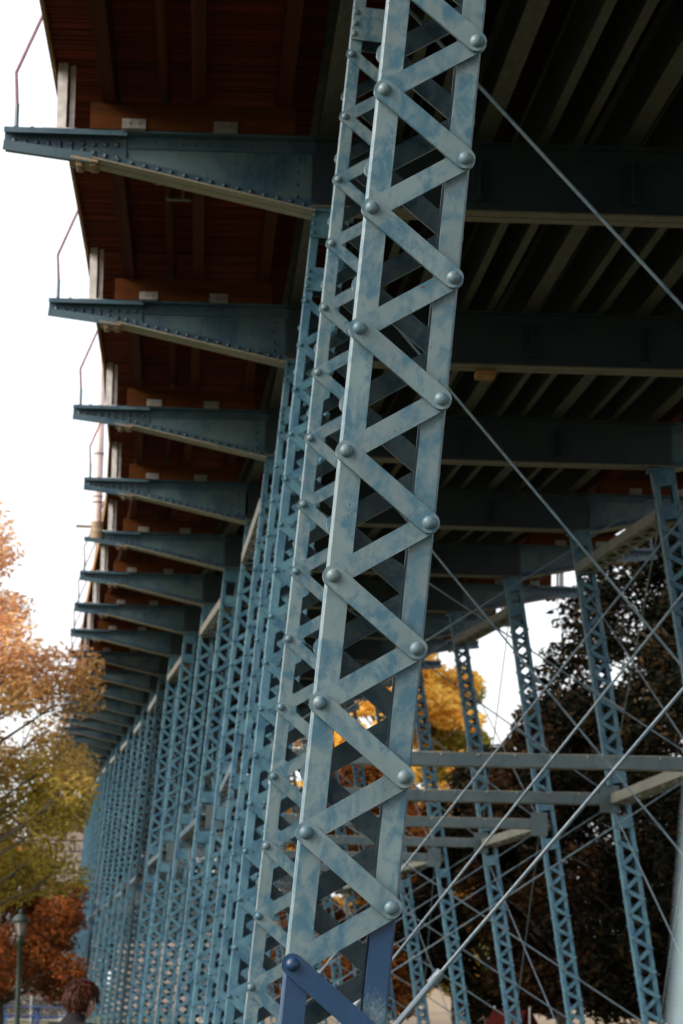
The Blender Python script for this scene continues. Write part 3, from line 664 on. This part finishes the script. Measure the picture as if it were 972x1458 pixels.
def tree(name, label, x, y, h, rad, z0, mat, nleaf, leaf, group=None, nclump=60, clump=0.9, shape=1.0, lean=0.0, droop=0.0, trunk_r=0.14, seed=1):
    rr = random.Random(seed); t = thing(name, label, 'tree', (x, y, 0), rr.uniform(0, 6), group)
    mb = MB(); top = Vector((lean, 0, h * 0.86))
    axis = [Vector((0, 0, -0.1)), Vector((0.04, 0.02, h * 0.22)), Vector((lean * 0.4 + 0.08, -0.05, h * 0.5)), top]
    mb.tube(axis, [trunk_r * 1.25, trunk_r, trunk_r * 0.6, trunk_r * 0.12], 9)
    cl = []
    for i in range(nclump):
        u = rr.uniform(0, 1) ** 0.9; z = z0 + (h - z0 - clump * 0.5) * u
        prof = math.sin(PI * min(1, max(0.05, (u * 0.86 + 0.12))) ** shape) ** 0.7
        a = rr.uniform(0, 2 * PI); r = rad * prof * math.sqrt(rr.uniform(0.12, 1.0))
        c = Vector((lean * u + r * math.cos(a), r * math.sin(a), z)); cl.append((c.x, c.y, c.z, clump * rr.uniform(0.55, 1.15)))
        sz = max(h * 0.15, z - r * 0.75 - 0.3); f = min(1, sz / (h * 0.86)); st = Vector((lean * f, 0, sz)); mid = st.lerp(c, 0.5) + Vector((0, 0, 0.12 * r))
        mb.tube([st, mid, c], [trunk_r * 0.30 * (1 - 0.6 * u) + .008, trunk_r * 0.17 + .004, 0.006], 5)
        for q in range(3):
            e = c + Vector((rr.uniform(-1, 1), rr.uniform(-1, 1), rr.uniform(-0.5, 1))) * clump * 0.9; mb.tube([mid.lerp(c, 0.6), e], [0.014, 0.004], 4)
    mb.obj('trunk', m_bark, t, smooth=True)
    leaves('crown', mat, t, cl, nleaf, leaf, droop=droop)
    return t
tree('autumn_tree', 'tall tree left of the bridge, orange at the top and olive green below', -6.3, 40.0, 10.3, 3.45, 2.9, m_leaf_autumn, 70000, 0.062, nclump=170, clump=0.66, shape=0.75, trunk_r=0.17, seed=3)
tree('red_maple_tree', 'smaller red and orange tree behind the green lamp post', -7.4, 70.0, 5.9, 2.8, 1.4, m_leaf_red, 40000, 0.085, nclump=70, clump=0.7, shape=0.8, seed=5)
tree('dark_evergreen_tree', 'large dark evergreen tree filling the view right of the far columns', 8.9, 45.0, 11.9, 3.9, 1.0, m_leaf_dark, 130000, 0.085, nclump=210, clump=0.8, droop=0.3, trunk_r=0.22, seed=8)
tree('dark_russet_tree', 'dark russet brown tree with sparse top beside the evergreen', 7.6, 60.0, 9.0, 2.3, 0.9, m_leaf_brown, 50000, 0.11, nclump=100, clump=0.75, seed=12)
tree('yellow_tree', 'bright golden yellow tree under the far deck', 4.7, 92.0, 18.0, 4.4, 2.0, m_leaf_yellow, 90000, 0.16, nclump=140, clump=0.95, shape=0.8, seed=14)
tree('poplar_tree', 'narrow yellow green tree beside the golden one', 7.7, 94.0, 13.8, 1.7, 1.5, m_leaf_lime, 34000, 0.14, nclump=70, clump=0.75, shape=0.9, seed=17)
tree('low_russet_tree', 'low broad rust coloured tree seen through the foremost column', 3.2, 74.0, 8.6, 2.9, 0.9, m_leaf_rust, 60000, 0.12, nclump=110, clump=0.85, shape=0.7, seed=21)
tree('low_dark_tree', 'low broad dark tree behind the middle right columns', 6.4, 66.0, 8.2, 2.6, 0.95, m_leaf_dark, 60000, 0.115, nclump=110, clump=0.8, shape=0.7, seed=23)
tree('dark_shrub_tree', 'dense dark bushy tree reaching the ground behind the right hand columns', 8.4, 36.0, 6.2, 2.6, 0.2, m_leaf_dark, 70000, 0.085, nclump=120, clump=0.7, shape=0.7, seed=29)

tree('distant_tree', 'distant brown tree seen through the farthest columns, nearer the stone pier', -8.6, 146.0, 13.5, 3.6, 3.0, m_leaf_brown, 24000, 0.22, 'distant trees beyond the bridge', nclump=60, clump=1.2, shape=0.7, seed=31)
tree('distant_tree', 'distant brown tree seen through the middle of the left columns', -2.6, 148.0, 14.5, 3.8, 3.0, m_leaf_brown, 24000, 0.22, 'distant trees beyond the bridge', nclump=60, clump=1.2, shape=0.7, seed=37)

tree('distant_tree', 'distant brown tree between the two others, seen through the left columns', -5.7, 143.0, 14.0, 2.6, 2.5, m_leaf_brown, 24000, 0.22, 'distant trees beyond the bridge', nclump=60, clump=1.1, shape=0.6, seed=41)
# ---------------------------------------------------------------- stone pier and wall
def stonework(name, label, cat, x0, x1, y0, y1, z1, bw, bh, rz=0.0, loc=(0, 0, 0)):
    t = thing(name, label, cat, loc, rz); core = MB(); core.box(x0 + 0.04, x1 - 0.04, y0 + 0.04, y1 - 0.04, -0.2, z1 - 0.02); core.obj('mortar_core', m_mortar, t)
    shapes = []
    for q in range(6):
        mb = MB(); j = [rnd.uniform(-0.02, 0.02) for _ in range(8)]; w2, h2 = bw / 2 - 0.015, bh / 2 - 0.012
        mb.add([(-w2, 0.1, -h2), (w2, 0.1, -h2), (w2, 0.1, h2), (-w2, 0.1, h2), (-w2 + .03, -.05 + j[0], -h2 + .03), (w2 - .03, -.05 + j[1], -h2 + .03), (w2 - .03, -.05 + j[2], h2 - .03), (-w2 + .03, -.05 + j[3], h2 - .03)],
               [(4, 5, 6, 7), (0, 1, 5, 4), (1, 2, 6, 5), (2, 3, 7, 6), (3, 0, 4, 7)]); shapes.append(mb.mesh('stone', m_stone))
    rows = int(z1 / bh)
    for r in range(rows):
        off = (r % 2) * bw / 2; n = int((x1 - x0) / bw)
        for i in range(n + (r % 2 == 0)):
            xx = x0 + off + (i + 0.5 * (r % 2 == 0) * 0 + 0.5) * bw
            if xx + bw / 2 > x1 + 0.01: continue
            link('stone', rnd.choice(shapes), t, T(xx, y0, (r + 0.5) * bh))
        if y1 - y0 > 1.2:
            for i in range(int((y1 - y0) / bw)):
                for sx, rot in ((x0, -PI / 2), (x1, PI / 2)): link('stone', rnd.choice(shapes), t, T(sx, y0 + (i + 0.5) * bw, (r + 0.5) * bh) @ Matrix.Rotation(rot, 4, 'Z'))
    return t
stonework('stone_pier', 'tall tan stone pier at the far end of the bridge', 'pier', -1.8, 1.8, 0, 2.4, 10.4, 0.9, 0.52, 0.08, (-9.2, 120.5, 0))
stonework('stone_wall', 'low tan stone retaining wall beyond the red tree', 'wall', -3.6, 3.6, 0, 0.6, 3.4, 1.2, 0.38, 0.05, (-12.2, 106, 0))

stonework('stone_wall', 'long tan stone wall glimpsed through the lower lacing of the left columns', 'wall', -6.0, 6.0, 0, 0.6, 5.0, 1.4, 0.5, 0.0, (-1.6, 138, 0))
# ---------------------------------------------------------------- fence, tables, lamp, tent
f = thing('wire_fence', 'grey wire fence with thin posts behind the blue picnic tables', 'fence', (-10.6, 96, 0), 0.05)
for i in range(5):
    q = MB(); q.tube([(-4 + 2 * i, 0, -0.1), (-4 + 2 * i, 0, 1.3)], 0.03, 8); q.obj('post', m_fence, f)
for zz in (0.12, 1.25):
    q = MB(); q.tube([(-4, -0.032, zz), (4, -0.032, zz)], 0.018, 6); q.obj('rail', m_fence, f)
q = MB()
for i in range(-4, 62):
    for s in (-1, 1):
        x0 = -4 + i * 0.13; pts = []
        xa, xb = x0, x0 + s * 1.13
        if min(xa, xb) < -4 or max(xa, xb) > 4: continue
        q.bar((xa, -0.03 + 0.003 * s, 0.12), (xb, -0.03 + 0.003 * s, 1.25), 0.006, 0.006)
q.obj('wire_mesh', m_fence, f, kind='stuff')
hb = MB(); hedge = thing('clipped_hedge', 'low dark hedge running behind the wire fence', 'hedge', (-11.2, 99, 0), 0.05)
leaves('foliage', m_leaf_dark, hedge, [(-4 + 0.35 * i, rnd.uniform(-0.2, 0.2), 0.45 + 0.4 * (i % 2), 0.55) for i in range(26)], 9000, 0.07)
q = MB()
for i in range(9): q.tube([(-3.9 + i, 0, -0.05), (-3.9 + i, 0, 0.7)], [0.03, 0.012], 5)
q.obj('stem', m_bark, hedge)

def table(loc, rz, label):
    t = thing('picnic_table', label, 'picnic table', loc, rz, 'blue picnic tables on the lawn')
    for i in range(4):
        q = MB(); q.box(-0.75, 0.75, -0.36 + 0.182 * i, -0.19 + 0.182 * i, 0.73, 0.77); q.obj('table_board', m_tableblue, t)
    for s in (-1, 1):
        q = MB(); q.box(-0.75, 0.75, s * 0.72 - 0.13, s * 0.72 + 0.13, 0.42, 0.46); q.obj('bench_board', m_tableblue, t)
    for s in (-0.5, 0.5):
        q = MB(); q.bar((s, -0.55, 0), (s, -0.15, 0.73), 0.05, 0.09, (0, 1, 0)); q.bar((s + .051, 0.55, 0), (s + .051, 0.15, 0.73), 0.05, 0.09, (0, 1, 0)); q.bar((s + .102, -0.78, 0.38), (s + .102, 0.78, 0.38), 0.05, 0.08); q.obj('leg_frame', m_tableblue, t)
table((-8.0, 83.5, 0), 0.25, 'blue picnic table nearer the lamp post')
table((-6.75, 82.0, 0), 0.1, "blue picnic table close beside the auburn haired person's head")

lp = thing('lamp_post', 'dark green park lamp post with a frosted lantern', 'lamp post', (-5.58, 55.0, 0))
q = MB(); q.lathe([(0.17, 0), (0.17, 0.12), (0.12, 0.2), (0.11, 0.45), (0.075, 0.55)], 12); q.obj('base', m_lampgreen, lp, smooth=True)
q = MB(); q.lathe([(0.062, 0.5), (0.055, 1.6), (0.05, 2.42), (0.10, 2.5), (0.085, 2.6), (0.12, 2.64)], 12); q.obj('post', m_lampgreen, lp, smooth=True)
q = MB(); q.lathe([(0.085, 2.64), (0.15, 2.94), (0.15, 2.96)], 8); q.obj('lantern_glass', m_glass, lp)
q = MB()
for i in range(8):
    a = 2 * PI * (i + 0.0) / 8; q.bar((0.09 * math.cos(a), 0.09 * math.sin(a), 2.64), (0.156 * math.cos(a), 0.156 * math.sin(a), 2.96), 0.014, 0.014)
q.obj('lantern_frame', m_lampgreen, lp)
q = MB(); q.lathe([(0.20, 2.955), (0.205, 2.985), (0.13, 3.09), (0.05, 3.13), (0.045, 3.16), (0.06, 3.19), (0.015, 3.25)], 12); q.obj('lantern_roof', m_lampgreen, lp, smooth=True)

tn = thing('red_tent', 'dark red ridge tent on the pale ground under the trees', 'tent', (5.85, 55.5, 0), 0.35)
q = MB(); q.prism([(-0.75, 0.0), (0.75, 0.0), (0.05, 1.12), (-0.05, 1.12)], -0.9, 0.9); q.obj('canvas', m_tent, tn)
q = MB()
for yy in (-0.93, 0.93): q.tube([(0, yy, 0), (0, yy, 1.2)], 0.02, 6)
q.obj('tent_pole', m_fence, tn)

# ---------------------------------------------------------------- people
def person(name, label, loc, rz, hair, shirt, seed=0, hgt=1.70, bow=0.0):
    t = thing(name, label, 'person', loc, rz); s = hgt / 1.7
    J = {'pel': (0, 0, .92), 'wai': (0, 0, 1.06), 'che': (0, 0.0, 1.26), 'nb': (0, -.015, 1.41), 'nk': (0, .01 + .02 * bow, 1.47 - .01 * bow), 'hd': (0, .03 + .04 * bow, 1.53 - .03 * bow),
         'ls': (-.16, -.005, 1.385), 'le': (-.235, -.02, 1.11), 'lw': (-.235, .10, .89), 'rs': (.16, -.005, 1.385), 're': (.235, -.02, 1.11), 'rw': (.235, .10, .89),
         'lh': (-.095, 0, .88), 'lk': (-.105, .02, .49), 'la': (-.11, -.02, .09), 'lt': (-.125, .15, .04), 'rh': (.095, 0, .88), 'rk': (.11, .05, .49), 'ra': (.115, .01, .09), 'rt': (.13, .18, .04)}
    rad = {'pel': (.15, .11), 'wai': (.13, .095), 'che': (.155, .105), 'nb': (.075, .065), 'nk': (.056, .056), 'hd': (.055, .06), 'ls': (.062, .06), 'le': (.045, .045), 'lw': (.03, .03),
           'rs': (.062, .06), 're': (.045, .045), 'rw': (.03, .03), 'lh': (.085, .09), 'lk': (.058, .06), 'la': (.042, .042), 'lt': (.04, .028), 'rh': (.085, .09), 'rk': (.058, .06), 'ra': (.042, .042), 'rt': (.04, .028)}
    E = [('pel', 'wai'), ('wai', 'che'), ('che', 'nb'), ('nb', 'nk'), ('nk', 'hd'), ('che', 'ls'), ('ls', 'le'), ('le', 'lw'), ('che', 'rs'), ('rs', 're'), ('re', 'rw'), ('pel', 'lh'), ('lh', 'lk'), ('lk', 'la'), ('la', 'lt'), ('pel', 'rh'), ('rh', 'rk'), ('rk', 'ra'), ('ra', 'rt')]
    for sd, sg in (('l', -1), ('r', 1)):
        w = J[sd + 'w']; J[sd + 'p'] = (w[0] + sg * .0, w[1] + .05, w[2] - .065); rad[sd + 'p'] = (.038, .020); E.append((sd + 'w', sd + 'p'))
        for i, (dx, ln) in enumerate(((-.027, .065), (-.009, .075), (.009, .07), (.027, .055))):
            a, b = f'{sd}f{i}a', f'{sd}f{i}b'; J[a] = (J[sd + 'p'][0] - .006 * sg, J[sd + 'p'][1] + dx * .9 + .01, J[sd + 'p'][2] - .045); J[b] = (J[a][0] - sg * .018, J[a][1] + .004 + dx * .2, J[a][2] - ln * .8)
            rad[a] = (.0095, .0095); rad[b] = (.008, .008); E += [(sd + 'p', a), (a, b)]
        J[sd + 'th'] = (w[0] - sg * .02, w[1] + .075, w[2] - .04); J[sd + 'th2'] = (w[0] - sg * .03, w[1] + .09, w[2] - .085); rad[sd + 'th'] = (.012, .012); rad[sd + 'th2'] = (.009, .009); E += [(sd + 'w', sd + 'th'), (sd + 'th', sd + 'th2')]
    keys = list(J); me = bpy.data.meshes.new('body'); me.from_pydata([tuple(c * s for c in J[k]) for k in keys], [(keys.index(a), keys.index(b)) for a, b in E], [])
    o = bpy.data.objects.new('body', me); SC.collection.objects.link(o)
    sk = o.modifiers.new('s', 'SKIN'); sk.use_smooth_shade = True
    for i, k in enumerate(keys): me.skin_vertices[0].data[i].radius = tuple(c * s for c in rad[k])
    me.skin_vertices[0].data[0].use_root = True
    o.modifiers.new('u', 'SUBSURF').levels = 2
    dg = bpy.context.evaluated_depsgraph_get(); ev = bpy.data.meshes.new_from_object(o.evaluated_get(dg)); bpy.data.objects.remove(o)
    for m_ in (m_skin, shirt, m_jeans): ev.materials.append(m_)
    sleeve = 1.12 * s
    for p in ev.polygons:
        c = p.center; arm = abs(c.x) > .185 * s
        if c.z > 1.478 * s: p.material_index = 0
        elif arm and c.z < 1.0 * s: p.material_index = 0 if c.z > 0.5 * s and abs(c.x) > .19 * s else 2
        elif c.z > .95 * s: p.material_index = 1
        else: p.material_index = 2
        p.use_smooth = True
    link('body', ev, t)
    # head: one shaped surface with nose, brow, chin; hair cap over it; bowed forward about the neck
    HM = T(0, 0.0, 1.46 * s) @ Matrix.Rotation(-0.42 * bow, 4, 'X') @ T(0, 0.01 * bow, -1.46 * s - 0.035 * bow)
    def ell(nu, nv, fn, mat, nm, keep=None):
        mb = MB(); vs = []; un = []
        for i in range(nv + 1):
            th = PI * i / nv
            for j in range(nu):
                ph = 2 * PI * j / nu; u = (math.sin(th) * math.cos(ph), math.sin(th) * math.sin(ph), math.cos(th)); un.append(u); vs.append(HM @ Vector(fn(*u)))
        fs = [(i * nu + j, (i + 1) * nu + j, (i + 1) * nu + (j + 1) % nu, i * nu + (j + 1) % nu) for i in range(nv) for j in range(nu)]
        if keep: fs = [f for f in fs if keep([sum(un[q][a] for q in f) / 4 for a in range(3)])]
        mb.add(vs, fs); return mb.obj(nm, mat, t, smooth=True)
    hz = 1.585 * s
    def headf(x, y, z):
        px, py, pz = x * .073, y * .094, z * .118
        if z < 0: px *= 1 - .30 * z * z; py = py * (1 - .12 * z * z) + .018 * z * z
        if y > .5:
            if abs(x) < .22 and -.35 < z < .15: py += .020 * (1 - abs(x) / .22) * (1 - abs(z + .15) / .35)
            if .12 < z < .3: py += .004
            if abs(abs(x) - .38) < .16 and -.02 < z < .12: py -= .006
            if z < -.42 and abs(x) < .3: py += .005 if (z < -.72) else (-.003 if -.58 < z < -.52 else .003)
        return (px * s, (py + .012) * s, pz * s + hz)
    ell(32, 24, headf, m_skin, 'head')
    for sg in (-1, 1):
        mb = MB(); mb.tube([HM @ Vector((sg * .068 * s, .012 * s, hz - .034 * s)), HM @ Vector((sg * .084 * s, -.002 * s, hz - .008 * s)), HM @ Vector((sg * .080 * s, .002 * s, hz + .024 * s))], [.008 * s, .014 * s, .010 * s], 8); mb.obj('ear', m_skin, t, smooth=True)
        mb = MB(); mb.dome(sg * .030 * s, .102 * s, hz + .005 * s, .010 * s, .004 * s, 1, 8); mb.v = [tuple(HM @ Vector(v)) for v in mb.v]; mb.obj('eye', m_white, t, smooth=True)
    def hairf(x, y, z):
        a = math.atan2(y, x); rid = 0.02 * math.sin(a * 31 + 3 * math.sin(5 * z)) + 0.010 * math.sin(a * 17 + 7 * z) + 0.012 * math.sin(9 * z + 2.3 * a)
        full = 1.11 + 0.05 * math.sin(PI * min(1, max(0, (z + .5) / 1.5))) + rid
        if z < -.25: full = 1.11 + rid - 0.24 * min(1, (-z - .25) / .5)
        px, py, pz = x * .073 * full, y * .094 * full - .004, z * .118 * (1.10 + rid if z > 0 else 1.0) + .004
        if z < 0: px *= 1 - .18 * z * z
        return (px * s, (py + .010) * s, pz * s + hz)
    def hkeep(u):
        x, y, z = u
        if y > .25: return z > .50 + .06 * math.sin(14 * x)
        if y > -.10: return z > .28 if y > .08 else z > -.05 - (y < 0) * .3
        return z > -.72 - .05 * math.cos(9 * x)
    cap = ell(72, 40, hairf, hair, 'hair', hkeep)
    rr = random.Random(5); mb = MB(); src = [v.co.copy() for v in cap.data.vertices]; used = [p for p in cap.data.polygons]
    cc = HM @ Vector((0, .01 * s, hz))
    for q in range(420):
        p = rr.choice(used); c = p.center.copy(); nrm = (c - cc).normalized(); dn = Vector((rr.uniform(-.35, .35), rr.uniform(-.35, .35), -1)); dn = (dn - nrm * dn.dot(nrm)).normalized()
        L = rr.uniform(.03, .055); mb.tube([c - nrm * .004, c + dn * L * .5 + nrm * .001, c + dn * L - nrm * .003], [.005, .004, .001], 4, False)
    mb.obj('hair_strands', hair, t, smooth=True, kind='stuff')
    return t
person('person', 'person with short auburn hair and a black top, seen from behind', (-1.38, 9.9, 0), -0.62, m_hair, m_shirt, bow=1.15, hgt=1.70)
person('person', 'person in a navy top mostly outside the left edge', (-2.12, 9.9, 0), 0.3, m_hair, m_navy, hgt=1.74)
